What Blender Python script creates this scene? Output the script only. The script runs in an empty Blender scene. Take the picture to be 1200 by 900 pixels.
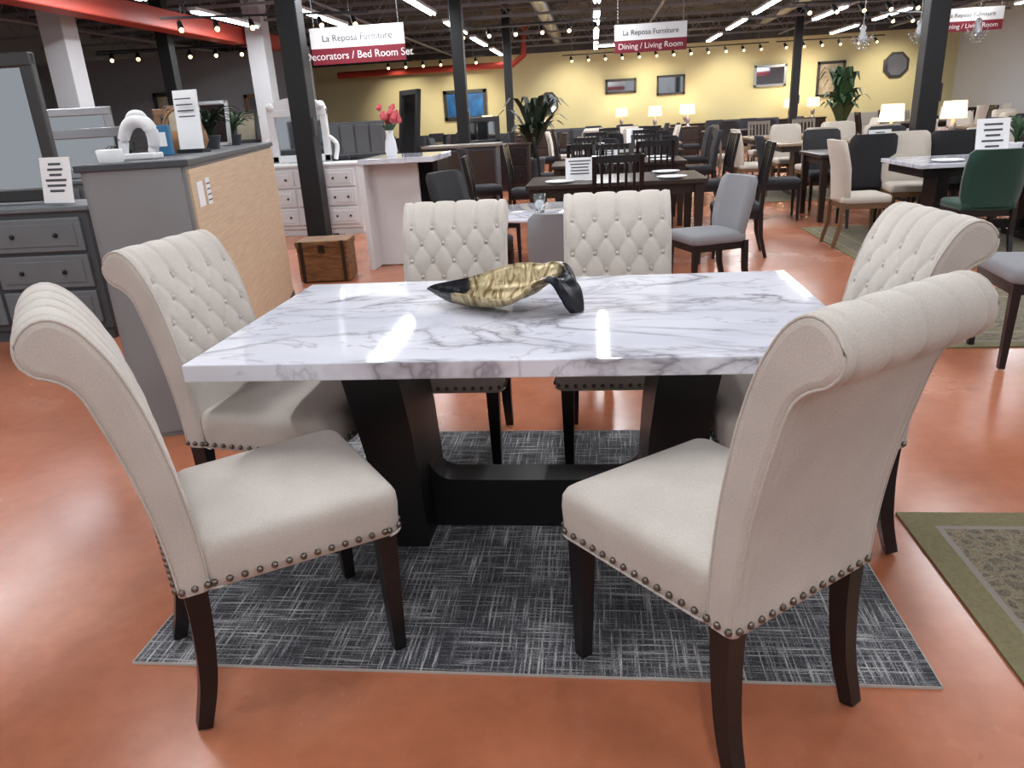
import bpy, bmesh, math, random
from math import sin, cos, pi, radians, exp
from mathutils import Matrix, Vector
random.seed(7)
SC=bpy.context.scene
# ---------------------------------------------------------------- materials
MATS={}
def s2l(c):
    return tuple((x/12.92 if x<=.04045 else ((x+.055)/1.055)**2.4) for x in [k/255 for k in c])
def mat(name,rgb,rough=.5,metal=0,noise=0,nscale=8,bump=0,bscale=200,sheen=0,emit=0,coat=0,trans=0,ior=1.45):
    if name in MATS: return name
    m=bpy.data.materials.new(name); m.use_nodes=True; nt=m.node_tree; b=nt.nodes['Principled BSDF']
    c=s2l(rgb)+(1,)
    b.inputs['Base Color'].default_value=c; b.inputs['Roughness'].default_value=rough; b.inputs['Metallic'].default_value=metal
    b.inputs['IOR'].default_value=ior
    if sheen: b.inputs['Sheen Weight'].default_value=sheen
    if coat: b.inputs['Coat Weight'].default_value=coat; b.inputs['Coat Roughness'].default_value=.08
    if trans: b.inputs['Transmission Weight'].default_value=trans
    if emit: b.inputs['Emission Color'].default_value=c; b.inputs['Emission Strength'].default_value=emit
    tc=nt.nodes.new('ShaderNodeTexCoord')
    if noise:
        n=nt.nodes.new('ShaderNodeTexNoise'); n.inputs['Scale'].default_value=nscale; n.inputs['Detail'].default_value=5
        nt.links.new(tc.outputs['Object'],n.inputs['Vector'])
        r=nt.nodes.new('ShaderNodeValToRGB'); r.color_ramp.elements[0].position=.3; r.color_ramp.elements[1].position=.7
        r.color_ramp.elements[0].color=tuple(x*(1-noise) for x in c[:3])+(1,); r.color_ramp.elements[1].color=tuple(min(1,x*(1+noise)) for x in c[:3])+(1,)
        nt.links.new(n.outputs['Fac'],r.inputs['Fac']); nt.links.new(r.outputs['Color'],b.inputs['Base Color'])
    if bump:
        n2=nt.nodes.new('ShaderNodeTexNoise'); n2.inputs['Scale'].default_value=bscale; n2.inputs['Detail'].default_value=3
        nt.links.new(tc.outputs['Object'],n2.inputs['Vector'])
        bm=nt.nodes.new('ShaderNodeBump'); bm.inputs['Strength'].default_value=bump; bm.inputs['Distance'].default_value=.002
        nt.links.new(n2.outputs['Fac'],bm.inputs['Height']); nt.links.new(bm.outputs['Normal'],b.inputs['Normal'])
    MATS[name]=m; return name
class NT:
    def __init__(s,name,rough=.5):
        m=bpy.data.materials.new(name); m.use_nodes=True; s.nt=m.node_tree; s.b=s.nt.nodes['Principled BSDF']; s.b.inputs['Roughness'].default_value=rough
        s.tc=s.nt.nodes.new('ShaderNodeTexCoord'); MATS[name]=m
    def n(s,t,**k):
        x=s.nt.nodes.new(t)
        for a,v in k.items():
            if hasattr(x,a): setattr(x,a,v)
        return x
    def L(s,a,b): s.nt.links.new(a,b)
    def mapping(s,scale=(1,1,1),rot=(0,0,0)):
        x=s.n('ShaderNodeMapping'); x.inputs['Scale'].default_value=scale; x.inputs['Rotation'].default_value=rot
        s.L(s.tc.outputs['Object'],x.inputs['Vector']); return x.outputs['Vector']
    def noise(s,vec,scale,detail=4,rough=.5,dist=0):
        x=s.n('ShaderNodeTexNoise'); x.inputs['Scale'].default_value=scale; x.inputs['Detail'].default_value=detail
        x.inputs['Roughness'].default_value=rough; x.inputs['Distortion'].default_value=dist
        s.L(vec,x.inputs['Vector']); return x.outputs['Fac']
    def ramp(s,fac,els):
        x=s.n('ShaderNodeValToRGB'); e=x.color_ramp.elements
        while len(e)<len(els): e.new(.5)
        for i,(p,c) in enumerate(els):
            e[i].position=p; e[i].color=(tuple(c)+(1,)) if len(c)==3 else c
        s.L(fac,x.inputs['Fac']); return x.outputs['Color']
    def math(s,op,a,b=None):
        x=s.n('ShaderNodeMath',operation=op)
        for i,v in enumerate((a,b)):
            if v is None: continue
            if isinstance(v,(int,float)): x.inputs[i].default_value=v
            else: s.L(v,x.inputs[i])
        return x.outputs[0]
    def mix(s,f,a,b,mode='MIX'):
        x=s.n('ShaderNodeMix',data_type='RGBA'); x.blend_type=mode
        if isinstance(f,(int,float)): x.inputs[0].default_value=f
        else: s.L(f,x.inputs[0])
        for i,v in ((6,a),(7,b)):
            if isinstance(v,tuple): x.inputs[i].default_value=v+(1,)
            else: s.L(v,x.inputs[i])
        return x.outputs[2]
    def bump(s,h,st,d=.002):
        x=s.n('ShaderNodeBump'); x.inputs['Strength'].default_value=st; x.inputs['Distance'].default_value=d
        s.L(h,x.inputs['Height']); s.L(x.outputs['Normal'],s.b.inputs['Normal'])
G=lambda v:(v,v,v)
# fabric
t=NT('fabric_beige',.9); v=t.mapping()
n1=t.noise(v,5,4); n2=t.noise(v,350,2)
c=t.ramp(n1,[(.3,s2l((190,182,174))),(.7,s2l((206,198,190)))]); c2=t.ramp(n2,[(.3,G(.82)),(.7,G(1))])
t.L(t.mix(1.0,c,c2,'MULTIPLY'),t.b.inputs['Base Color']); t.b.inputs['Sheen Weight'].default_value=.15; t.bump(n2,.25,.001)
# marble
t=NT('marble',.045); v=t.mapping((1.0,2.2,1),(0,0,.8))
w=t.noise(v,1.15,6,.55,.7); ln=t.math('ABSOLUTE',t.math('SUBTRACT',w,.5))
mask=t.noise(v,1.4,2)
vein=t.ramp(ln,[(0,G(.85)),(.004,G(.6)),(.014,G(.28)),(.04,G(0))])
mk=t.ramp(mask,[(.36,G(.2)),(.52,G(1))])
v2=t.mapping((1.0,2.2,1),(0,0,-.55))
w2=t.noise(v2,2.0,6,.55,.6); ln2=t.math('ABSOLUTE',t.math('SUBTRACT',w2,.48)); vein2=t.ramp(ln2,[(0,G(.5)),(.006,G(.24)),(.018,G(0))])
cloud=t.noise(v,1.6,4)
base=t.ramp(cloud,[(.3,s2l((202,203,216))),(.6,s2l((222,223,232)))])
f=t.mix(1.0,vein,mk,'MULTIPLY'); c=t.mix(f,base,s2l((116,112,120))); c=t.mix(vein2,c,s2l((140,138,148)))
t.L(c,t.b.inputs['Base Color'])
# rug crosshatch
t=NT('rug_weave',.95)
a=t.noise(t.mapping((5,130,1)),1,4,.65); b=t.noise(t.mapping((130,5,1)),1,4,.65); lo=t.noise(t.mapping(),3.0,3); fn=t.noise(t.mapping(),240,2)
mx=t.math('MAXIMUM',a,b); sm=t.math('ADD',mx,t.math('MULTIPLY',t.math('SUBTRACT',lo,.5),.26)); sm=t.math('ADD',sm,t.math('MULTIPLY',t.math('SUBTRACT',fn,.5),.30))
c=t.ramp(sm,[(.44,s2l((44,45,50))),(.54,s2l((86,87,92))),(.62,s2l((152,152,154))),(.74,s2l((222,221,218)))])
t.L(c,t.b.inputs['Base Color']); t.bump(mx,.5,.003)
# floor
t=NT('floor_terracotta',.3); v=t.mapping()
a=t.noise(v,.8,6,.6); b=t.noise(v,14,5,.65)
c=t.ramp(a,[(.3,s2l((164,97,68))),(.5,s2l((180,110,80))),(.72,s2l((192,126,97)))]); c2=t.ramp(b,[(.25,G(.82)),(.7,G(1.0))])
t.L(t.mix(1.0,c,c2,'MULTIPLY'),t.b.inputs['Base Color']); r=t.ramp(a,[(.3,G(.15)),(.7,G(.32))]); t.L(r,t.b.inputs['Roughness'])
t=NT('wood_light',.55); a=t.noise(t.mapping((3,3,70)),1,5,.6)
t.L(t.ramp(a,[(.3,s2l((190,162,132))),(.6,s2l((206,180,150))),(.8,s2l((214,190,162)))]),t.b.inputs['Base Color'])
t=NT('wood_trunk',.6); a=t.noise(t.mapping((8,8,50)),1,4,.6)
t.L(t.ramp(a,[(.3,s2l((92,60,34))),(.7,s2l((150,106,64)))]),t.b.inputs['Base Color'])
def persian(name,c0,c1,c2,sc):
    t=NT(name,.95); v=t.n('ShaderNodeTexVoronoi'); v.inputs['Scale'].default_value=sc; v.feature='DISTANCE_TO_EDGE'; t.L(t.mapping(),v.inputs['Vector'])
    w=t.noise(t.mapping(),sc*2.3,4,.6,2.5)
    c=t.ramp(v.outputs['Distance'],[(.02,s2l(c2)),(.07,s2l(c1)),(.2,s2l(c0))]); d=t.ramp(w,[(.42,s2l(c0)),(.5,s2l(c1)),(.56,s2l(c2))])
    t.L(t.mix(.6,c,d),t.b.inputs['Base Color'])
persian('rug_field',(88,82,70),(146,136,112),(56,54,52),14); persian('rug_band',(66,64,58),(146,138,114),(104,84,66),22)
mat('rug_olive',(114,106,78),.95,noise=.12,nscale=80); mat('rug_edge',(180,176,170),.9)
# bowl
t=NT('bowl_gold_black',.3); t.b.inputs['Metallic'].default_value=.5
sp=t.n('ShaderNodeSeparateXYZ'); t.L(t.tc.outputs['Object'],sp.inputs[0])
w=t.noise(t.mapping((16,5,5),(0,0,.6)),1.8,5,.6,1.4)
g=t.ramp(w,[(.3,s2l((66,52,34))),(.42,s2l((134,112,74))),(.55,s2l((196,182,146))),(.66,s2l((150,126,84))),(.76,s2l((84,66,44)))])
xx=t.math('ADD',sp.outputs[0],t.math('MULTIPLY',t.math('SUBTRACT',w,.5),.10)); mk=t.ramp(t.math('ADD',xx,.5),[(.325,G(1)),(.355,G(0)),(.64,G(0)),(.67,G(1))])
t.L(t.mix(mk,g,s2l((24,25,32))),t.b.inputs['Base Color']); t.bump(w,.6,.006)
BL=mat('espresso_wood',(25,20,22),.32,noise=.2,nscale=12); mat('black_base',(17,17,20),.42); mat('nail',(116,108,102),.28,.9)
mat('black_metal',(22,23,26),.5); mat('grey_paint',(134,134,136),.55,noise=.05,nscale=3); mat('grey_front',(104,108,112),.5,noise=.06); mat('grey_dark',(66,69,74),.5)
mat('white_paint',(220,220,222),.4); mat('knob',(60,55,50),.3,.8); mat('mirror',(190,195,200),.04,1); mat('frame_dark',(54,53,54),.4)
mat('paper',(232,232,234),.7); mat('ink',(70,72,78),.7); mat('maroon',(126,34,50),.7); mat('white_text',(240,236,236),.7)
mat('wall_yellow',(212,204,160),.8,noise=.03,nscale=1.2); mat('wall_grey',(136,138,141),.8,noise=.03); mat('wall_white',(200,202,206),.8)
mat('ceil_dark',(80,81,84),.9,noise=.3,nscale=2); mat('truss',(132,134,138),.6); mat('red_paint',(178,64,50),.5); mat('tube_glow',(245,250,255),.5,emit=16)
mat('warm_glow',(255,214,150),.5,emit=7); mat('shade_glow',(255,222,176),.7,emit=1.5); mat('fab_cream',(200,191,180),.9,bump=.2); mat('fab_grey',(138,138,143),.9,bump=.2)
mat('fab_dark',(42,42,46),.85); mat('fab_green',(24,62,52),.8,sheen=.25); mat('wood_dark',(50,38,33),.35); mat('wood_mid',(112,82,58),.4); mat('wood_grey',(118,109,100),.5)
mat('leaf',(46,74,44),.6,noise=.3,nscale=20); mat('leaf_dark',(34,48,34),.6); mat('pink',(204,90,100),.7); mat('glass',(235,240,240),.03,trans=.95); mat('crystal',(210,212,218),.08,trans=.6)
mat('blue_art',(30,96,158),.5,noise=.6,nscale=3); mat('art_tan',(160,150,130),.6,noise=.4,nscale=4); mat('grey_sofa',(84,84,88),.9); mat('blue_box',(50,110,150),.6); mat('wicker',(140,106,74),.8,bump=.6,bscale=60)
mat('tan_table',(140,122,102),.25); mat('silver',(160,162,166),.3,.7)
# ---------------------------------------------------------------- mesh builder
class MB:
    def __init__(s): s.v=[];s.f=[];s.fm=[];s.fs=[];s.M=Matrix()
    def add(s,vs,fs,m,smooth=False):
        o=len(s.v); s.v+= [tuple(s.M@Vector(q)) for q in vs]
        for f in fs: s.f.append([i+o for i in f]); s.fm.append(m); s.fs.append(smooth)
    def box(s,c,d,m,rz=0,bev=0,rx=0,ry=0):
        bm=bmesh.new(); bmesh.ops.create_cube(bm,size=1)
        for q in bm.verts: q.co=Vector((q.co.x*d[0],q.co.y*d[1],q.co.z*d[2]))
        if bev: bmesh.ops.bevel(bm,geom=bm.edges[:],offset=bev,segments=2,affect='EDGES',profile=.5)
        T=Matrix.Translation(c)@Matrix.Rotation(rz,4,'Z')@Matrix.Rotation(ry,4,'Y')@Matrix.Rotation(rx,4,'X')
        bm.verts.index_update()
        s.add([T@q.co for q in bm.verts],[[x.index for x in f.verts] for f in bm.faces],m); bm.free()
    def loft(s,rings,m,smooth=True,caps=True,closed=True):
        n=len(rings[0]); vs=[p for r in rings for p in r]; fs=[]
        for i in range(len(rings)-1):
            for j in range(n if closed else n-1):
                k=(j+1)%n; fs.append([i*n+j,i*n+k,(i+1)*n+k,(i+1)*n+j])
        s.add(vs,fs,m,smooth)
        if caps:
            s.add(rings[0],[list(range(n))[::-1]],m); s.add(rings[-1],[list(range(n))],m)
    def lathe(s,prof,m,c=(0,0,0),seg=20,smooth=True):
        s.loft([[(c[0]+r*cos(2*pi*j/seg),c[1]+r*sin(2*pi*j/seg),c[2]+z) for j in range(seg)] for r,z in prof],m,smooth)
    def tube(s,pts,r,m,seg=8,smooth=True,square=False,up=(0,0,1)):
        pts=[Vector(p) for p in pts]; rings=[]
        for i,p in enumerate(pts):
            d=(pts[min(i+1,len(pts)-1)]-pts[max(i-1,0)]).normalized()
            u=Vector(up)
            if abs(d.dot(u))>.95: u=Vector((0,1,0))
            a=d.cross(u).normalized(); b=a.cross(d).normalized()
            rr=r[i] if isinstance(r,(list,tuple)) else r
            if square: rings.append([p+a*x*rr+b*y*rr for x,y in ((1,1),(-1,1),(-1,-1),(1,-1))])
            else: rings.append([p+(a*cos(2*pi*j/seg)+b*sin(2*pi*j/seg))*rr for j in range(seg)])
        s.loft(rings,m,smooth and not square)
    def sphere(s,c,r,m,seg=12,rg=8,sc=(1,1,1)):
        s.loft([[(c[0]+sc[0]*r*sin(pi*max(.02,min(i/rg,.98)))*cos(2*pi*j/seg),c[1]+sc[1]*r*sin(pi*max(.02,min(i/rg,.98)))*sin(2*pi*j/seg),c[2]-sc[2]*r*cos(pi*i/rg)) for j in range(seg)] for i in range(rg+1)],m)
    def prism(s,poly,y0,y1,m):
        n=len(poly); vs=[(x,y0,z) for x,z in poly]+[(x,y1,z) for x,z in poly]
        s.add(vs,[list(range(n)),list(range(n,2*n))[::-1]]+[[j,(j+1)%n,n+(j+1)%n,n+j] for j in range(n)],m)
    def mesh(s,name):
        me=bpy.data.meshes.new(name); me.from_pydata(s.v,[],s.f); names=[]
        for k in s.fm:
            if k not in names: names.append(k); me.materials.append(MATS[k])
        for p,k,sm in zip(me.polygons,s.fm,s.fs): p.material_index=names.index(k); p.use_smooth=sm
        bm=bmesh.new(); bm.from_mesh(me); bmesh.ops.recalc_face_normals(bm,faces=bm.faces[:]); bm.to_mesh(me); bm.free()
        return me
def inst(name,me,loc=(0,0,0),rz=0,sc=1):
    o=bpy.data.objects.new(name,me); SC.collection.objects.link(o); o.location=loc; o.rotation_euler=(0,0,rz); o.scale=(sc,)*3 if not isinstance(sc,tuple) else sc; return o
def rr(hb,hf,y0,y1,r,z,inset=0,k=7):
    hb-=inset;hf-=inset;y0+=inset;y1-=inset; r=max(r-inset*.3,.012); r=min(r,hb*.95,(y1-y0)*.45)
    out=[]
    for cx,cy,a0 in ((hf-r,y1-r,0),(-hf+r,y1-r,pi/2),(-hb+r,y0+r,pi),(hb-r,y0+r,1.5*pi)):
        for i in range(k): a=a0+pi/2*i/(k-1); out.append((cx+r*cos(a),cy+r*sin(a),z))
    return out
def catmull(P,n):
    out=[]
    P=[P[0]]+list(P)+[P[-1]]
    for i in range(1,len(P)-2):
        for j in range(n):
            t=j/n; a,b,c,d=P[i-1],P[i],P[i+1],P[i+2]
            out.append(tuple(.5*((2*b[k])+(-a[k]+c[k])*t+(2*a[k]-5*b[k]+4*c[k]-d[k])*t*t+(-a[k]+3*b[k]-3*c[k]+d[k])*t**3) for k in range(len(b))))
    out.append(P[-2]); return out
def resample(P,ds):
    L=[0]
    for a,b in zip(P,P[1:]): L.append(L[-1]+math.dist(a,b))
    n=int(L[-1]/ds); out=[];S=[];j=0
    for i in range(n+1):
        t=L[-1]*i/n
        while j<len(L)-2 and L[j+1]<t: j+=1
        f=(t-L[j])/max(1e-9,L[j+1]-L[j]); out.append(tuple(P[j][k]*(1-f)+P[j+1][k]*f for k in range(len(P[0])))); S.append(t)
    return out,S
# ---------------------------------------------------------------- tufted dining chair
def dining_chair_mesh():
    m=MB()
    prof=[(-.208,.365),(-.209,.46),(-.218,.58),(-.235,.70),(-.258,.81),(-.286,.90),(-.312,.955),(-.343,1.000),(-.382,1.024),(-.421,1.016),(-.449,.984),(-.451,.945),(-.428,.915),(-.396,.899),(-.366,.865),(-.343,.79),(-.318,.69),(-.297,.58),(-.283,.46),(-.278,.365)]
    P,S=resample(catmull(prof,12),.0085); n=len(P)
    N=[]
    for i in range(n):
        a=P[max(i-1,0)]; b=P[min(i+1,n-1)]; d=(b[0]-a[0],b[1]-a[1]); l=math.hypot(*d); N.append((d[1]/l,-d[0]/l))
    if N[2][0]<0: N=[(-a,-b) for a,b in N]
    near=lambda q:min(range(n),key=lambda i:math.dist(P[i],q))
    sR=S[near((-.298,.93))]; sE=S[near((-.396,.9))]; sT=S[near((-.216,.55))]
    hw=.226; w=.094; h=.145
    xs=[-hw,-hw+.002,-hw+.005,-hw+.010,-hw+.017]; k=56
    xs+= [-hw+.017+(2*hw-.034)*i/k for i in range(1,k)]; xs+=[-x for x in xs[:5][::-1]]
    rings=[]
    for x in xs:
        e=max(0,1-(hw-abs(x))/.017); ins=.017*(1-math.sqrt(max(0,1-e*e))); ring=[]
        for i in range(n):
            s=S[i]; dsp=0
            if sT<s<=sR:
                q=s-sR; a=x/w+q/h; b=x/w-q/h; da=abs(a-round(a)); db=abs(b-round(b))
                fade=min(1,(s-sT)/.05)*min(1,(hw-abs(x))/.03)
                dsp=.004*abs(sin(pi*a)*sin(pi*b))-.0035*(exp(-(da/.06)**2)+exp(-(db/.06)**2))-.010*exp(-(da*da+db*db)/.016); dsp*=fade
            elif sR<s<sE:
                a=x/w; da=abs(a-round(a)); dsp=-.008*exp(-(da/.06)**2)+.003*abs(sin(pi*a)); dsp*=min(1,(hw-abs(x))/.03)*min(1,(sE-s)/.02)
                q=s-sR; dsp-=.010*exp(-(da*da+(q/h)**2)/.016)*(1 if hw-abs(x)>.03 else 0)
            elif s>=sE+.01:
                dsp=-.004*exp(-((abs(x)-.196)/.0035)**2)
            y,z=P[i]; ny,nz=N[i]; ring.append((x,y+ny*(dsp-ins),z+nz*(dsp-ins)))
        rings.append(ring)
    m.loft(rings,'fabric_beige',True,True)
    for sx in (-1,1):
        m.tube([(sx*(hw-.005),P[i][0]-N[i][0]*.003,P[i][1]-N[i][1]*.003) for i in range(0,n,2)],.0032,'fabric_beige',6)
    for r in range(0,6):
        s=sR-r*h/2; i=min(range(n),key=lambda q:abs(S[q]-s))
        if s<sT+.01: break
        for kx in range(-3,4):
            x=(kx+(.5 if r%2 else 0))*w
            if abs(x)<hw-.03: m.sphere((x,P[i][0]-N[i][0]*.008,P[i][1]-N[i][1]*.008),.009,'fabric_beige',8,6)
    R=[(.362,.006),(.366,.001),(.39,0),(.44,-.003),(.466,-.001),(.480,.006),(.489,.018),(.494,.04),(.498,.08),(.501,.13),(.502,.18)]
    m.loft([rr(.226,.250,-.222,.258,.04,z,i,9) for z,i in R],'fabric_beige')
    m.tube([ (x,y,.366) for x,y,z in rr(.226,.250,-.222,.258,.04,0,-.001,9)],.0035,'fabric_beige',5)
    ring=rr(.226,.250,-.222,.258,.04,0,-.002,9); ring.append(ring[0]); pp,ss=resample(ring,.001)
    last=-1
    for p,s in zip(pp,ss):
        if s-last>.034 and p[1]>-.2: m.sphere((p[0],p[1],.381),.0084,'nail',8,6); last=s
    for i in range(14): m.sphere((-hw+.018+i*(2*hw-.036)/13,-.2805,.381),.0084,'nail',8,6)
    for sx in (-1,1):
        for y in (-.270,-.242,-.214): m.sphere((sx*(hw+.001),y,.381),.0084,'nail',8,6)
    for sx in (-1,1):
        m.tube([(sx*.205,.220,.37),(sx*.205,.220,.2),(sx*.205,.222,0)],[.025,.021,.016],BL,square=True)
        m.tube(catmull([(sx*.196,-.242,.37),(sx*.196,-.244,.26),(sx*.197,-.258,.12),(sx*.199,-.288,0)],5),[.026-.0006*i for i in range(16)],BL,square=True,up=(1,0,0))
    return m.mesh('dining_chair')
CH=dining_chair_mesh()
def head(deg): return radians(deg-90)
for x,y,a,sz in ((-.636,-.668,37,1.02),(-.850,.003,-8,1),(-.392,.575,270,.99),(.308,.575,270,1),(.470,-.752,129,1.025),(.825,-.018,185,1.005)):
    inst('dining_chair',CH,(x,y,.0085),head(a),(1,1,sz))
# ---------------------------------------------------------------- dining table
m=MB()
m.box((0,0,.735),(1.83,1.015,.05),'marble',bev=.004)
m.box((0,0,.700),(1.20,.50,.022),'black_base',bev=.003)
def legpoly(s):
    pts=[(-.60,.69),(-.475,.0),(-.355,0),(-.362,.20)]+[(-.362-.012*(i/6),.20+.2*i/6) for i in range(7)]+[(-.392,.55),(-.415,.69)]
    return [(s*x,z) for x,z in pts]
for s in (1,-1): m.prism(legpoly(s),-.20,.15,'black_base')
top=[(.28+.09*sin(pi/2*i/8),.28-.10*cos(pi/2*i/8)) for i in range(9)]
poly=[(-.40,.0),(.40,.0),(.40,.33)]+[(x,z) for x,z in top[::-1]]+[(-x,z) for x,z in top]+[(-.40,.33)]
m.prism(poly,-.06,.06,'black_base')
inst('dining_table',m.mesh('dining_table'),(0,0,.0085))
# bowl
m=MB()
cl=catmull([(-.285,.050,.004),(-.24,.030,.034),(-.18,.014,.075),(-.10,.010,.115),(-.01,.020,.125),(.07,.045,.12),(.135,.086,.10),(.19,.100,.088),(.228,.074,.08),(.245,.035,.06),(.252,.010,.035)],6)
nr=24; rows=[]
for i,(x,z,w) in enumerate(cl):
    u=i/(len(cl)-1); row=[]
    e=sin(pi*min(1,u/.8)) if u<.8 else 0
    for j in range(nr+1):
        v=-1+2*j/nr; side=.090 if v>0 else .040
        zz=z+side*e*v*v+.012*sin(4*pi*v+7*u)*sin(pi*u)*abs(v)+.010*sin(15*u+2*v)*e*v*v
        row.append((x+.03*v*v*sin(5*u)+.014*sin(6*v)*sin(pi*u),v*w*(1-.25*e*(1 if v>0 else .3)),max(.005,zz)))
    rows.append(row)
th=.006
m.loft([r+[(a,b,c-th if c>th+.001 else c-.004) for a,b,c in r[::-1]] for r in rows],'bowl_gold_black')
inst('decorative_bowl',m.mesh('decorative_bowl'),(-.075,.045,.7695),-.34,1.06)
# ---------------------------------------------------------------- room
def plane_box(name,c,d,mt):
    m=MB(); m.box((0,0,0),d,mt); return inst(name,m.mesh(name),c)
plane_box('floor',(0,8,-.05),(26,34,.1),'floor_terracotta')
plane_box('ceiling',(0,8.5,4.0),(26,31,.1),'ceil_dark')
m=MB(); m.box((0,0,1.6),(26,.2,3.2),'wall_yellow'); m.box((0,0,3.6),(26,.22,.8),'ceil_dark'); inst('wall_back',m.mesh('wall_back'),(0,24.1,0))
m=MB(); m.box((0,0,1.975),(.2,31,3.95),'wall_white'); inst('wall_right',m.mesh('wall_right'),(11.5,8.5,0))
m=MB(); m.box((0,0,1.975),(.2,31,3.95),'wall_grey'); inst('wall_left',m.mesh('wall_left'),(-12.5,8.5,0))
m=MB(); m.box((0,0,1.5),(6.4,.15,3.0),'wall_grey'); inst('wall_partition',m.mesh('wall_partition'),(-9.2,15,0))
for x,y in ((-7.6,9),(-6.35,13.2)):
    m=MB(); m.box((0,0,1.97),(.36,.36,3.94),'wall_white',bev=.01); m.box((0,0,.08),(.42,.42,.16),'wall_white',bev=.01); inst('square_pillar',m.mesh('square_pillar'),(x,y,0))
m=MB(); m.box((0,0,.004),(2.10,1.56,.008),'rug_weave')
for a in (1,-1): m.box((0,a*.779,.0038),(2.104,.006,.008),'rug_edge'); m.box((a*1.05,0,.0038),(.006,1.56,.008),'rug_edge')
inst('area_rug',m.mesh('area_rug'),(-.012,-.01,0))
def persian_rug(x0,x1,y0,y1):
    m=MB(); W=(x1-x0)/2; H=(y1-y0)/2; z=.008
    m.box((0,0,.004),(2*W,2*H,.0078),'rug_olive')
    ins=[0,.09,.11,.27,.29,.34]; ms=['rug_olive','wood_grey','rug_band','wood_grey','rug_olive']
    for i in range(5):
        a,b=ins[i],ins[i+1]; o=[(-W+a,-H+a,z),(W-a,-H+a,z),(W-a,H-a,z),(-W+a,H-a,z)]; q=[(-W+b,-H+b,z),(W-b,-H+b,z),(W-b,H-b,z),(-W+b,H-b,z)]
        m.add(o+q,[[j,(j+1)%4,4+(j+1)%4,4+j] for j in range(4)],ms[i])
    b=ins[-1]; m.add([(-W+b,-H+b,z),(W-b,-H+b,z),(W-b,H-b,z),(-W+b,H-b,z)],[[0,1,2,3]],'rug_field')
    return inst('persian_rug',m.mesh('persian_rug'),((x0+x1)/2,(y0+y1)/2,0))
persian_rug(1.235,3.0,-2.3,.052); persian_rug(2.5,5.0,4.0,6.4); persian_rug(2.2,5.0,8.85,10.65); persian_rug(2.1,4.4,1.9,3.3)
def post(x,y,w):
    m=MB(); m.box((0,0,1.97),(w,w*.9,3.94),'black_metal',bev=.01); m.box((0,0,.02),(w*1.5,w*1.5,.04),'black_metal')
    m.box((w*.52,-w*.2,1.35),(.04,.1,.22),'frame_dark'); inst('steel_column',m.mesh('steel_column'),(x,y,0))
for x,y,w in ((-3.28,6.94,.25),(-2.04,11.2,.2),(-1.93,18,.2),(4.5,8.5,.25),(5.63,20,.2),(-7.2,11.2,.22)): post(x,y,w)
# ceiling structure
m=MB()
for k in range(10):
    y=5.2+k*2.0
    m.box((0,y,3.78),(25,.07,.07),'truss'); m.box((0,y,3.36),(25,.05,.05),'truss')
    for j in range(42):
        x=-12+j*.58; m.tube([(x,y,3.37),(x+.29,y,3.77),(x+.58,y,3.37)],.014,'truss',4)
for x in (-9.5,-4.4,1.6,6.0,9.3): m.tube([(x,4,3.3),(x,24,3.3)],.03,'truss',8)
inst('ceiling_trusses',m.mesh('ceiling_trusses'))
m=MB(); m.tube([(-.9,4,3.55),(-.9,23.8,3.55)],.16,'silver',14); m.tube([(5.2,4,3.6),(5.2,23.8,3.6)],.13,'silver',14)
inst('ventilation_duct',m.mesh('ventilation_duct'))
m=MB(); m.box((0,0,0),(.34,11.5,.30),'red_paint',bev=.02)
for y in (-5,-1.5,2,5.3): m.tube([(0,y,.1),(0,y,.82)],.02,'truss',6)
inst('red_beam',m.mesh('red_beam'),(-6.75,9.2,3.1))
m=MB(); m.tube([(-8,23,2.85),(-2.3,23,2.85),(-1.95,23,3.1),(-1.9,23,3.95)],.10,'red_paint',12); inst('red_pipe',m.mesh('red_pipe'))
m=MB(); m.box((0,0,.03),(.14,2.4,.05),'white_paint')
for a in (-.035,.035): m.tube([(a,-1.15,-.01),(a,1.15,-.01)],.018,'tube_glow',8)
for a in (-.9,.9): m.tube([(0,a,.05),(0,a,.8)],.006,'truss',4)
TB=m.mesh('fluorescent_light')
for x in (-2.65,.3,3.7,7.3,-6.0):
    for y in (-3,.6,4.1,7.5,11.2,14.8,18.2,21.8):
        if x==-6.0 and y>13: continue
        inst('fluorescent_light',TB,(x,y,3.15))
        if y<20:
            L=bpy.data.lights.new('tube_lamp','AREA'); L.shape='RECTANGLE'; L.size=.12; L.size_y=2.2; L.energy=(38 if y<6 else 60 if y<13 else 80); L.color=(.97,.985,1)
            o=bpy.data.objects.new('tube_lamp',L); SC.collection.objects.link(o); o.location=(x,y,3.10)
inst('fluorescent_light',TB,(1.5,20,3.0),pi/2); inst('fluorescent_light',TB,(9.6,16,3.1),0); inst('fluorescent_light',TB,(5.4,16.5,3.1),0); inst('fluorescent_light',TB,(-4.4,11.5,3.1),0)
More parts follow.
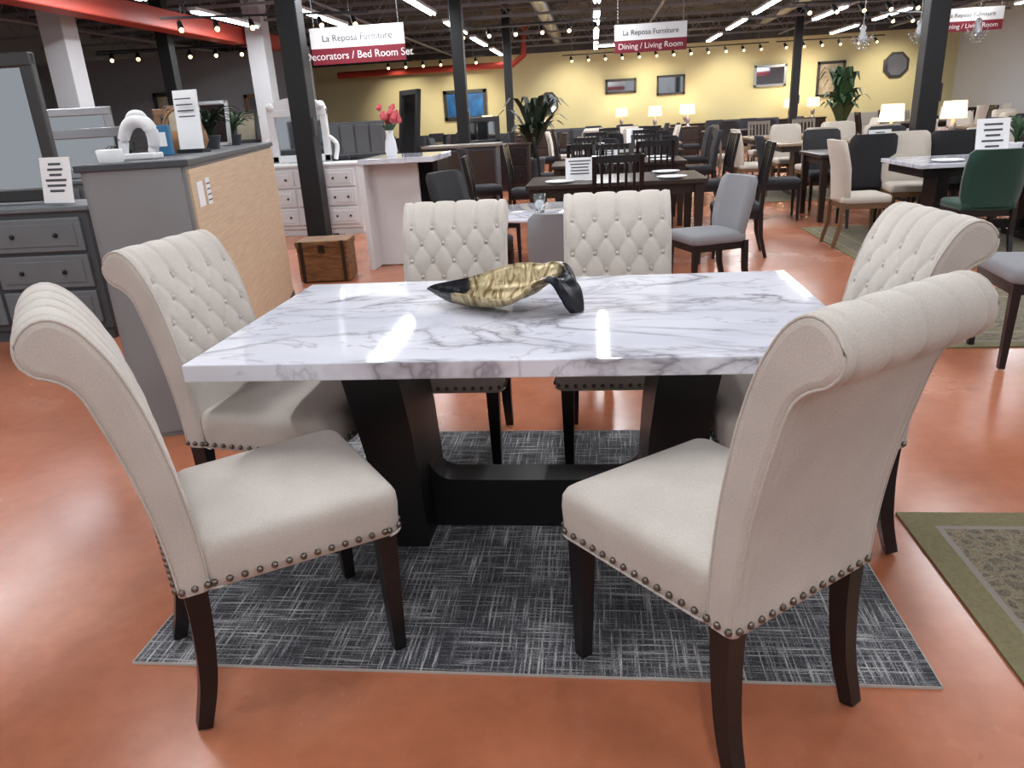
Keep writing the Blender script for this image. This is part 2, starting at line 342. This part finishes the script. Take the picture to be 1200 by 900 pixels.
# track lights
m=MB(); m.box((0,0,0),(3.0,.04,.03),'black_metal')
for a in (-1.2,1.2): m.tube([(a,0,0),(a,0,1.0)],.006,'truss',4)
for i in range(6):
    x=-1.25+i*.5; m.tube([(x,0,0),(x,0,-.1)],.008,'black_metal',6); m.tube([(x,.04,-.06),(x+.03,-.07,-.17)],[.035,.05],'black_metal',10); m.sphere((x+.032,-.075,-.175),.036,'warm_glow',8,6)
TK=m.mesh('track_light')
for x,y,z,r in ((-8.0,13,2.95,.2),(-4.6,9.5,2.95,.3),(-1.0,13,2.95,0),(.8,22,2.95,0),(3.8,22,2.95,0),(7,22,2.95,0),(5.2,13,2.95,.2),(-6.3,5.6,2.95,.1),(-4.3,20,2.95,0),(7.5,16,2.95,.4)):
    inst('track_light',TK,(x,y,z),r)
for x in (-6,-4,-.5,1.9,4.5,6.8,9.3):
    L=bpy.data.lights.new('wall_spot','SPOT'); L.energy=170; L.color=(1,.88,.68); L.spot_size=1.5; L.spot_blend=.9; L.shadow_soft_size=.05
    o=bpy.data.objects.new('wall_spot',L); SC.collection.objects.link(o); o.location=(x,22.1,2.8); o.rotation_euler=(radians(55),0,0)
# signs
def txt(par,s,size,loc,mt,rx=pi/2):
    c=bpy.data.curves.new('sign_text','FONT'); c.body=s; c.size=size; c.align_x='CENTER'; c.align_y='CENTER'; c.extrude=.001; c.materials.append(MATS[mt])
    o=bpy.data.objects.new('sign_text',c); SC.collection.objects.link(o); o.parent=par; o.location=loc; o.rotation_euler=(rx,0,0); return o
def sign(x,y,z,w,h,t1,t2,rz=0):
    m=MB(); m.box((0,0,h*.22),(w,.02,h*.56),'paper'); m.box((0,0,-h*.28),(w,.02,h*.44),'maroon')
    for a in (-.45,.45): m.tube([(a*w,0,h/2),(a*w,0,3.95-z)],.005,'truss',4)
    o=inst('hanging_sign',m.mesh('hanging_sign'),(x,y,z),rz); txt(o,t1,h*.26,(0,-.013,h*.2),'ink'); txt(o,t2,h*.29,(0,-.013,-h*.28),'white_text')
sign(-2.82,8,2.33,1.25,.44,'La Reposa Furniture','Decorators / Bed Room Set'); sign(1.14,11,2.42,1.15,.42,'La Reposa Furniture','Dining / Living Room'); sign(7.3,14,2.6,1.15,.4,'La Reposa Furniture','Dining / Living Room')
# ---------------------------------------------------------------- wall decor
def framed(x,y,z,w,h,fm,im,rz=0,octa=False,name='framed_mirror'):
    m=MB()
    if octa:
        pts=[(w/2*cos(pi/8+i*pi/4),h/2*sin(pi/8+i*pi/4)) for i in range(8)]; m.prism(pts,-.03,.0,fm); m.prism([(a*.8,b*.8) for a,b in pts],-.04,-.03,im)
    else:
        b=.08*max(w,h); m.box((0,-.01,0),(w-b,.02,h-b),im)
        for s in (1,-1): m.box((0,-.02,s*(h-b)/2),(w,.05,b),fm,bev=.008); m.box((s*(w-b)/2,-.02,0),(b,.05,h),fm,bev=.008)
    return inst(name,m.mesh(name),(x,y,z),rz)
framed(-4.05,23.95,1.75,1.45,.95,'frame_dark','blue_art',name='painting'); framed(1.1,23.95,2.05,1.0,.45,'frame_dark','mirror'); framed(2.7,23.95,2.0,.9,.6,'frame_dark','mirror')
framed(-1.25,23.95,1.65,.65,.75,'frame_dark','mirror',octa=True); framed(7.66,23.95,1.9,.85,1.05,'frame_dark','art_tan',name='painting'); framed(5.8,23.95,2.1,1.0,.65,'silver','mirror')
framed(11.38,13.5,2.0,1.1,.9,'frame_dark','art_tan',rz=-pi/2,name='painting'); framed(11.38,17.5,2.0,.9,.8,'frame_dark','art_tan',rz=-pi/2,name='painting')
framed(-7.2,14.9,1.6,.8,1.0,'wood_mid','mirror'); framed(-9.3,14.9,1.7,.9,1.1,'frame_dark','art_tan',name='painting'); framed(9.6,23.95,2.2,.8,.8,'frame_dark','mirror',octa=True)
# ---------------------------------------------------------------- generic furniture meshes
def side_chair(fab,leg,slat=False,H=.98):
    m=MB()
    m.loft([rr(.21,.23,-.21,.23,.04,z,i) for z,i in ((.41,.01),(.42,0),(.465,0),(.48,.015),(.487,.06))],fab)
    m.loft([rr(.2,.22,-.2,.22,.02,z,0) for z in (.36,.41)],leg)
    for s in (1,-1):
        m.tube([(s*.2,.2,.41),(s*.2,.205,0)],[.02,.014],leg,square=True); m.tube([(s*.19,-.2,.42),(s*.19,-.21,.2),(s*.19,-.26,0)],[.02,.018,.014],leg,square=True,up=(1,0,0))
    if slat:
        for s in (1,-1): m.tube([(s*.19,-.2,.42),(s*.19,-.22,.7),(s*.19,-.28,H)],.018,leg,square=True,up=(1,0,0))
        for z,y in ((H-.03,-.275),(H-.42,-.215)): m.box((0,y,z),(.38,.02,.06),leg)
        for i in range(5): x=-.13+i*.065; m.tube([(x,-.217,H-.42),(x,-.235,H-.25),(x,-.272,H-.04)],.011,leg,square=True,up=(1,0,0))
    else:
        rows=[]
        for z,y,w in ((.44,-.2,.2),(.52,-.205,.225),(H-.25,-.222,.235),(H-.13,-.25,.235),(H-.03,-.275,.225),(H,-.285,.19)):
            rows.append([(x*w,y+yy+.035*(x*x),z) for x,yy in ((-1,.02),(-.6,.035),(0,.035),(.6,.035),(1,.02),(1,-.02),(.6,-.035),(0,-.035),(-.6,-.035),(-1,-.02))])
        m.loft(rows,fab)
    return m.mesh('side_chair')
CC=side_chair('fab_cream','wood_mid'); CD=side_chair('fab_dark','espresso_wood'); CS=side_chair('fab_dark','espresso_wood',True,1.02); CG=side_chair('fab_grey','espresso_wood',H=.86); CGR=side_chair('fab_green','espresso_wood',H=.9); CW=side_chair('fab_cream','wood_grey',True,1.0)
def table_mesh(w,d,h,top,leg,style=0):
    m=MB(); m.box((0,0,h-.02),(w,d,.04),top,bev=.006); m.box((0,0,h-.08),(w-.12,d-.12,.08),leg)
    if style==0:
        for a in (1,-1):
            for b in (1,-1): m.tube([(a*(w/2-.07),b*(d/2-.07),h-.04),(a*(w/2-.07),b*(d/2-.07),0)],[.04,.028],leg,square=True)
    else:
        for a in (1,-1): m.box((a*w*.28,0,h/2-.02),(.12,.3,h-.08),leg,bev=.01); m.box((a*w*.28,0,.03),(.18,d*.7,.06),leg,bev=.01)
        m.box((0,0,.15),(w*.56,.06,.08),leg)
    return m.mesh('dining_table')
T1=table_mesh(1.6,.95,.76,'wood_dark','wood_dark'); T2=table_mesh(1.7,1.0,.76,'tan_table','wood_dark',1); T4=table_mesh(1.6,.95,.76,'marble','espresso_wood',1)
def dset(x,y,rz,T,C,n=2,C2=None,z=0,CF=None,CL=None):
    inst('dining_table',T,(x,y,z),rz); R=Matrix.Rotation(rz,3,'Z')
    def pc(dx,dy,a,c):
        p=R@Vector((dx,dy,0)); inst('side_chair',c,(x+p.x,y+p.y,z),rz+a+random.uniform(-.1,.1))
    for i in range(n):
        dx=-.4+.8*i if n==2 else 0
        pc(dx,-.76,0,CF or C); pc(dx,.76,pi,C2 or C)
    pc(-1.13,0,-pi/2,CL or C2 or C); pc(1.13,0,pi/2,C)
def placard(x,y,z,w,h,rz=0,lines=5,name='price_placard'):
    m=MB(); m.M=Matrix.Rotation(-.15,4,'X'); m.box((0,0,h/2),(w,.006,h),'paper')
    for i in range(lines): m.box((0,-.0042,h*(.85-.7*i/lines)),(w*random.uniform(.4,.8),.003,h*.05),'ink')
    m.box((0,.055,h*.32),(w*.3,.004,h*.50),'paper',rx=.4); return inst(name,m.mesh(name),(x,y,z+.004),rz)
def place_settings(x,y,z,n=4):
    for i in range(n):
        m=MB(); m.lathe([(.0,0),(.08,0),(.135,.018),(.13,.02),(.08,.006),(0,.006)],'white_paint',seg=24)
        inst('dinner_plate',m.mesh('dinner_plate'),(x+(-.5 if i%2 else .5),y+(.3 if i//2 else -.3),z))
dset(3.85,5.25,0,T4,CC,z=.0085,CF=CGR); place_settings(3.85,5.25,.7695,3)
dset(3.55,7.2,0,T1,CD); dset(3.7,9.7,0,T2,CC,z=.0085)
dset(.4,4.95,0,T1,CS,1); place_settings(.4,4.95,.761,3); dset(.5,7.35,.0,T1,CS); place_settings(.5,7.35,.761); dset(.7,9.7,.05,T1,CD,2,CS); dset(.9,12.1,0,T2,CD,2,CS); place_settings(.9,12.1,.761)
dset(.6,14.6,0,T1,CC); dset(3.8,12.25,0,T2,CC,2,CW); dset(3.6,16.6,0,T1,CD); dset(.6,17.1,0,T1,CD)
dset(7.2,9.4,0,T1,CD); dset(7.5,12.4,0,T2,CC); dset(7.4,15.8,0,T1,CS); dset(6.6,6.8,0,T1,CGR); dset(-4.6,16.0,0,T1,CD); dset(-3.8,18.4,0,T2,CD); dset(9.5,19.5,0,T1,CC); dset(-1.9,14.2,0,T1,CD,1)
inst('side_chair',CG,(1.05,3.40,0),pi/2+.35); inst('side_chair',CG,(.08,1.98,0),0); inst('side_chair',CD,(-.72,3.45,0),-pi/2-.4)
inst('side_chair',CD,(-1.35,6.3,0),-pi/2); inst('side_chair',CD,(-1.3,8.0,0),-1.2)
inst('side_chair',CG,(2.52,1.72,.0085),pi/2-.1,1.08); inst('side_chair',CGR,(5.5,4.0,0),2.6)
m=MB(); m.lathe([(.0,.735),(.46,.735),(.465,.745),(.46,.755),(0,.755)],'marble',seg=40); m.lathe([(.24,0),(.25,.02),(.06,.06),(.05,.4),(.08,.68),(.2,.735)],'espresso_wood',seg=24); inst('round_table',m.mesh('round_table'),(-.14,2.75,0))
m=MB(); m.lathe([(.0,.0),(.03,.0),(.038,.06),(.04,.12),(.037,.12),(.034,.06),(.0,.01)],'glass',seg=16); inst('drinking_glass',m.mesh('drinking_glass'),(-.14,2.6,.756))
placard(.08,4.80,.761,.26,.2); placard(.35,7.3,.761,.3,.2); placard(3.78,5.1,.77,.28,.34); placard(.95,12.05,.761,.3,.25); placard(3.5,7.1,.761,.25,.22)
# ---------------------------------------------------------------- left side: long counter
m=MB(); L=3.04; W=.42; H=1.26
m.box((-W/2,L/2,H/2-.01),(W,L,H-.02),'grey_paint'); m.box((.004,L/2,H/2),(.012,L-.03,H-.09),'wood_light'); m.box((-W/2,L/2,H-.015),(W+.04,L+.04,.03),'grey_dark',bev=.005)
m.box((-W/2,-.004,H/2),(W-.03,.012,H-.05),'grey_paint'); m.box((.0,L/2,.02),(.03,L,.04),'grey_dark'); m.box((.013,.16,H-.16),(.004,.12,.11),'paper'); m.box((.0135,.33,H-.16),(.004,.09,.12),'paper')
for i in range(4): m.box((.0165,.33,H-.125-i*.025),(.002,.07,.006),'ink')
inst('sideboard_cabinet',m.mesh('sideboard_cabinet'),(-1.54,.84,0),.285)
def onc(dx,s,z=1.2605):
    p=Matrix.Rotation(.285,3,'Z')@Vector((dx,s,0)); return (-1.54+p.x,.84+p.y,z)
m=MB()
m.box((0,0,.015),(.17,.10,.03),'white_paint',bev=.006)
m.tube(catmull([(-.10,0,.03),(-.085,0,.10),(-.05,0,.16),(0,0,.185),(.05,0,.17),(.075,0,.12),(.07,0,.06),(.055,0,.03)],5),[.022+.012*sin(pi*i/35) for i in range(36)],'white_paint',12)
m.tube(catmull([(-.06,0,.15),(-.02,0,.21),(.03,0,.215),(.06,0,.19)],5),[.012,.014,.016,.018,.019,.02,.02,.02,.02,.019,.018,.017,.015,.013,.01,.008],'white_paint',10)
inst('abstract_sculpture',m.mesh('abstract_sculpture'),onc(-.26,.38),0,.92)
def planter(name,loc,h,leaf,n,pot='grey_dark',sp=.5,pr=.06):
    m=MB(); m.lathe([(pr*.7,0),(pr,h*.25),(pr*1.05,h*.27),(pr*.9,h*.26),(0,h*.25)],pot,seg=16)
    for i in range(n):
        a=random.uniform(0,2*pi); r=random.uniform(.25,1)*sp*h; hh=h*random.uniform(.6,1.05); rows=[]
        for k in range(7):
            t=k/6; x=r*t**1.3; z=h*.25+(hh-h*.25)*(1-(1-t)**1.6)*(1-.35*t**3); w=.035*h*sin(pi*min(.97,max(.12,t)))+.003
            rows.append([(x*cos(a)-w*sin(a),x*sin(a)+w*cos(a),z),(x*cos(a),x*sin(a),z-.004),(x*cos(a)+w*sin(a),x*sin(a)-w*cos(a),z)])
        m.loft(rows,leaf,False,False,False)
    return inst(name,m.mesh(name),loc)
planter('potted_plant',onc(-.2,1.75),.30,'leaf_dark',40,sp=.8)
planter('potted_plant',onc(-.2,2.6),.28,'leaf',40,sp=.8)
m=MB(); m.box((0,0,.01),(.16,.08,.02),'black_metal'); m.box((0,0,.17),(.145,.01,.31),'paper',rx=-.08)
for i in range(7): m.box((0,-.0185+.0052*i,.28-.03*i),(.10,.003,.006),'ink')
inst('paper_sign_holder',m.mesh('paper_sign_holder'),onc(-.17,1.05),-.1)
m=MB(); m.box((0,0,.075),(.11,.07,.15),'blue_box',bev=.004); m.box((0,-.037,.08),(.08,.004,.07),'paper'); inst('tissue_box',m.mesh('tissue_box'),onc(-.28,.82),.3)
m=MB(); m.lathe([(.05,0),(.055,.05),(.05,.055),(0,.05)],'white_paint'); inst('small_dish',m.mesh('small_dish'),onc(-.33,.14))
def photo_frame(loc,w,h,rz,fm,im):
    m=MB(); m.M=Matrix.Rotation(-.2,4,'X'); m.box((0,0,h/2),(w-.02,.01,h-.02),im)
    for s in (1,-1): m.box((s*(w/2-.012),-.004,h/2),(.024,.022,h),fm,bev=.003); m.box((0,-.004,h/2+s*(h/2-.012)),(w,.022,.024),fm,bev=.003)
    m.box((0,.055,h*.38),(.05,.005,h*.54),fm,rx=.38); inst('picture_frame',m.mesh('picture_frame'),(loc[0],loc[1],loc[2]+.006),rz)
photo_frame(onc(-.3,1.45),.2,.26,.2,'wood_mid','art_tan'); photo_frame(onc(-.25,2.15),.22,.3,.1,'silver','mirror'); photo_frame(onc(-.15,2.9),.2,.24,0,'frame_dark','art_tan')
m=MB()
m.lathe([(.10,0),(.13,.06),(.12,.12),(.115,.12),(.12,.06),(.0,.01)],'wicker',seg=20); m.tube([(.12*cos(pi*i/12),0,.11+.13*sin(pi*i/12)) for i in range(13)],.008,'wicker',6)
inst('wicker_basket',m.mesh('wicker_basket'),onc(-.25,1.25))
def dresser(name,w,d,h,body,front,rows,cols,loc,rz=0,top=None):
    m=MB(); m.box((0,0,h/2+.03),(w,d,h-.1),body,bev=.008); m.box((0,0,h-.015),(w+.05,d+.04,.035),top or body,bev=.008); m.box((0,0,.05),(w-.04,d-.04,.1),body)
    dw=(w-.08)/cols; dh=(h-.18)/rows
    for i in range(rows):
        for j in range(cols):
            x=-w/2+.04+dw*(j+.5); z=.12+dh*(i+.5); m.box((x,-d/2-.008,z),(dw-.03,.025,dh-.025),front,bev=.008); m.box((x,-d/2-.02,z),(dw-.12,.012,dh-.1),front,bev=.004)
            for q in (-.22,.22): m.sphere((x+q*dw,-d/2-.035,z),.016,'knob',8,6)
    return inst(name,m.mesh(name),loc,rz)
dresser('grey_dresser',1.5,.5,.94,'grey_dark','grey_front',3,2,(-3.98,2.70,0),.05,'grey_front')
def mirror_frame(name,w,h,loc,rz,fm,tilt=0,arch=False):
    m=MB(); b=.09
    m.M=Matrix.Rotation(tilt,4,'X')
    m.box((0,0,h/2),(w-.1,.02,h-.1),'mirror')
    for s in (1,-1): m.box((s*(w-b)/2,-.02,h/2),(b,.06,h),fm,bev=.01)
    m.box((0,-.02,b/2),(w,.06,b),fm,bev=.01); m.box((0,-.02,h-b/2),(w,.07,b),fm,bev=.01)
    if arch:
        pts=[(w/2*cos(a*pi/12),h+.16*sin(a*pi/12)-.02) for a in range(13)]; m.prism(pts,-.05,.02,fm)
        m.sphere((0,-.04,h+.13),.07,fm)
        for s in (1,-1): m.sphere((s*w*.42,-.03,h+.03),.06,fm); m.tube(catmull([(s*w/2,-.02,.3),(s*(w/2+.09),-.02,.2),(s*(w/2+.05),-.02,.02)],5),.03,fm)
    return inst(name,m.mesh(name),loc,rz)
mirror_frame('dresser_mirror',1.1,.98,(-4.12,2.80,.958),.05,'frame_dark')
placard(-3.42,2.52,.957,.26,.30,-.2,6)
dresser('white_dresser',1.3,.5,.9,'white_paint','white_paint',3,3,(-3.45,7.55,0),0)
mirror_frame('arched_mirror',.8,.66,(-3.62,7.62,.92),0,'white_paint',0,True)
dresser('grey_dresser',1.2,.5,1.0,'grey_front','grey_front',4,2,(-4.6,4.6,0),.2); mirror_frame('dresser_mirror',.8,.45,(-4.6,4.65,1.005),.2,'silver')
planter('potted_plant',(-4.15,4.55,1.005),.36,'leaf_dark',40,'white_paint',.6)
dresser('wood_dresser',1.3,.5,.9,'wood_dark','wood_dark',3,2,(-5.6,8.4,0),.3); mirror_frame('dresser_mirror',.9,.8,(-5.6,8.5,.905),.3,'wood_mid')
dresser('wood_dresser',1.4,.5,1.0,'wood_mid','wood_mid',3,2,(-8.4,12.3,0),.2); dresser('white_dresser',1.2,.5,.8,'white_paint','white_paint',3,2,(-7.3,7.2,0),.4)
mirror_frame('dresser_mirror',.9,.9,(-7.3,7.3,.805),.4,'silver')
dresser('grey_dresser',1.4,.5,1.0,'grey_front','grey_dark',3,2,(-5.9,6.2,0),.3); mirror_frame('dresser_mirror',1.0,.7,(-5.9,6.3,1.005),.3,'silver')
m=MB(); m.box((0,0,.48),(1.05,.5,.92),'grey_dark',bev=.01); m.box((0,0,.965),(1.15,.58,.04),'wood_grey',bev=.006)
for s in (-.26,.26): m.box((s,-.256,.5),(.48,.02,.8),'wood_dark',bev=.006); m.sphere((s*.2,-.275,.55),.015,'silver',8,6)
inst('bar_cabinet',m.mesh('bar_cabinet'),(-1.75,9.3,0),0)
m=MB(); m.M=Matrix.Rotation(-.12,4,'X'); m.box((0,0,.9),(.55,.03,1.7),'mirror')
for s in (1,-1): m.box((s*.29,-.01,.9),(.07,.06,1.8),'black_metal'); m.box((0,-.01,.9+s*.87),(.65,.06,.07),'black_metal')
inst('floor_mirror',m.mesh('floor_mirror'),(-2.75,9.6,.01),-.9)
dresser('buffet',1.4,.45,.85,'wood_dark','espresso_wood',2,3,(-1.7,12.4,0),0); mirror_frame('dresser_mirror',.7,.5,(-1.9,12.4,.856),0,'frame_dark')
m=MB(); m.box((0,0,.17),(.46,.34,.32),'wood_trunk',bev=.006); m.box((0,0,.35),(.48,.36,.06),'wood_trunk',bev=.01); m.box((0,0,.01),(.4,.3,.02),'wood_dark')
for s in (1,-1): m.box((s*.19,-.172,.17),(.03,.012,.33),'wood_dark'); m.box((s*.19,-.182,.35),(.03,.012,.06),'wood_dark')
m.box((0,-.185,.31),(.05,.015,.07),'knob'); inst('wooden_trunk',m.mesh('wooden_trunk'),(-2.28,4.40,0),.1)
m=MB(); m.box((0,0,1.02),(.72,.95,.05),'marble',bev=.004); m.box((-.335,0,.5),(.05,.93,1.0),'white_paint',bev=.004); m.box((-.08,-.2,.5),(.46,.05,.98),'white_paint'); m.box((.3,.2,.5),(.05,.6,1.0),'espresso_wood'); m.box((.1,.3,.5),(.35,.05,.98),'espresso_wood')
inst('console_table',m.mesh('console_table'),(-1.63,5.2,0))
m=MB(); m.lathe([(.045,0),(.06,.05),(.05,.14),(.03,.2),(.04,.24),(.03,.24),(.0,.1)],'white_paint',seg=18)
for i in range(16):
    a=random.uniform(0,2*pi); r=random.uniform(0,.11); x,y=r*cos(a),r*sin(a); z=.36+random.uniform(-.04,.09)
    m.tube([(0,0,.2),(x*.5,y*.5,.28),(x,y,z)],.003,'leaf',4)
    for k in range(3): m.sphere((x+.006*k,y,z+.012*k),.032-.007*k,'pink',8,6,(1,1,.8))
for i in range(10):
    a=i*.63; m.loft([[(r*cos(a)-w*sin(a),r*sin(a)+w*cos(a),z),(r*cos(a)+w*sin(a),r*sin(a)-w*cos(a),z)] for r,w,z in ((.02,.005,.22),(.07,.02,.29),(.13,.002,.3))],'leaf',False,False,False)
inst('flower_vase',m.mesh('flower_vase'),(-1.75,5.1,1.046))
def sofa(loc,rz,fab,w=1.9):
    m=MB(); m.box((0,0,.25),(w,.85,.3),fab,bev=.04); m.box((0,.34,.6),(w,.22,.55),fab,bev=.07)
    for s in (1,-1): m.box((s*(w/2-.1),0,.4),(.22,.85,.45),fab,bev=.06); m.box((s*w*.21,-.08,.45),(w*.38,.62,.16),fab,bev=.05); m.box((s*w*.21,.2,.68),(w*.38,.16,.38),fab,bev=.06)
    for a in (1,-1):
        for b in (1,-1): m.box((a*(w/2-.1),b*.35,.05),(.06,.06,.1),'espresso_wood')
    inst('sofa',m.mesh('sofa'),loc,rz)
sofa((-3.9,10.6,0),.3,'fab_dark'); sofa((-.5,21.8,0),0,'grey_sofa'); sofa((4.9,22.2,0),0,'grey_sofa'); sofa((8.8,22.4,0),0,'fab_cream'); sofa((-6,20.5,0),.5,'fab_dark')
m=MB(); m.box((0,0,.7),(1.6,.1,1.4),'grey_sofa',bev=.03)
for i in range(5): m.box((-.62+.31*i,-.06,1.0),(.29,.06,.7),'grey_sofa',bev=.03)
m.box((0,-1.0,.3),(1.55,2.0,.55),'fab_cream',bev=.08)
for s in (1,-1): m.box((s*.7,-1.9,.04),(.08,.08,.08),'espresso_wood')
inst('upholstered_bed',m.mesh('upholstered_bed'),(-5.0,13.9,0),.2)
dresser('buffet',1.9,.45,.62,'wood_dark','wood_dark',2,3,(5.75,11.0,0),0)
def table_lamp(x,y,z,e=12):
    m=MB(); m.lathe([(.09,0),(.09,.02),(.02,.04),(.05,.12),(.06,.2),(.02,.3),(.01,.34)],'silver',seg=18); m.lathe([(.19,.32),(.165,.58),(.16,.58),(.185,.32)],'shade_glow',seg=24)
    inst('table_lamp',m.mesh('table_lamp'),(x,y,z)); L=bpy.data.lights.new('lamp_bulb','POINT'); L.energy=e; L.color=(1,.8,.55); L.shadow_soft_size=.08; o=bpy.data.objects.new('lamp_bulb',L); SC.collection.objects.link(o); o.location=(x,y,z+.66)
table_lamp(5.0,11.0,.625); table_lamp(5.95,11.0,.625)
for bx,by,lx in ((-1.3,19.8,(-1.3,)),(2.3,19.9,(1.9,2.8)),(-3.0,22.9,(-3.2,)),(3.4,23.3,(3.1,)),(6.6,23.2,(6.3,7.0)),(1.2,23.3,(1.1,))):
    dresser('buffet',1.5,.45,.8,'wood_dark','wood_dark',2,3,(bx,by,0),0)
    for q in lx: table_lamp(q,by,.805,14)
planter('potted_palm',(-.95,13.0,0),2.0,'leaf_dark',60,sp=.4,pr=.2); planter('potted_palm',(5.3,14.6,0),2.3,'leaf',60,sp=.25,pr=.2)
planter('flower_arrangement',(4.1,5.35,.77),.42,'leaf',24,'white_paint',.6)
def chandelier(x,y,z):
    m=MB(); m.tube([(0,0,.15),(0,0,3.95-z)],.005,'silver',6); m.lathe([(.02,.18),(.05,.14),(.03,.1),(.06,.02),(.02,-.06)],'crystal',seg=12)
    for i in range(8):
        a=i*pi/4; m.tube([(0,0,0),(.08*cos(a),.08*sin(a),-.03),(.14*cos(a),.14*sin(a),.05)],.004,'silver',5)
        for k in range(4): m.sphere((.14*cos(a)*(1-.2*k),.14*sin(a)*(1-.2*k),-.0-.04*k),.012,'crystal',6,4)
    inst('chandelier',m.mesh('chandelier'),(x,y,z))
for x,y,z in ((3.95,9.5,2.1),(4.85,9.9,2.15),(5.5,9.6,2.1)): chandelier(x,y,z)
# ---------------------------------------------------------------- world, camera
w=bpy.data.worlds.new('World'); SC.world=w; w.use_nodes=True; w.node_tree.nodes['Background'].inputs[0].default_value=(.95,.97,1,1); w.node_tree.nodes['Background'].inputs[1].default_value=.55
cam=bpy.data.cameras.new('Camera'); co=bpy.data.objects.new('Camera',cam); SC.collection.objects.link(co); cam.sensor_width=36; cam.lens=870.65/1200*36; cam.clip_end=200
R=Matrix.Rotation(.1221,4,'Z')@Matrix.Rotation(pi/2-.3473,4,'X')@Matrix.Rotation(-.0556,4,'Z')
co.matrix_world=Matrix.Translation((.2176,-2.3283,1.3662))@R; SC.camera=co
SC.view_settings.view_transform='Standard'
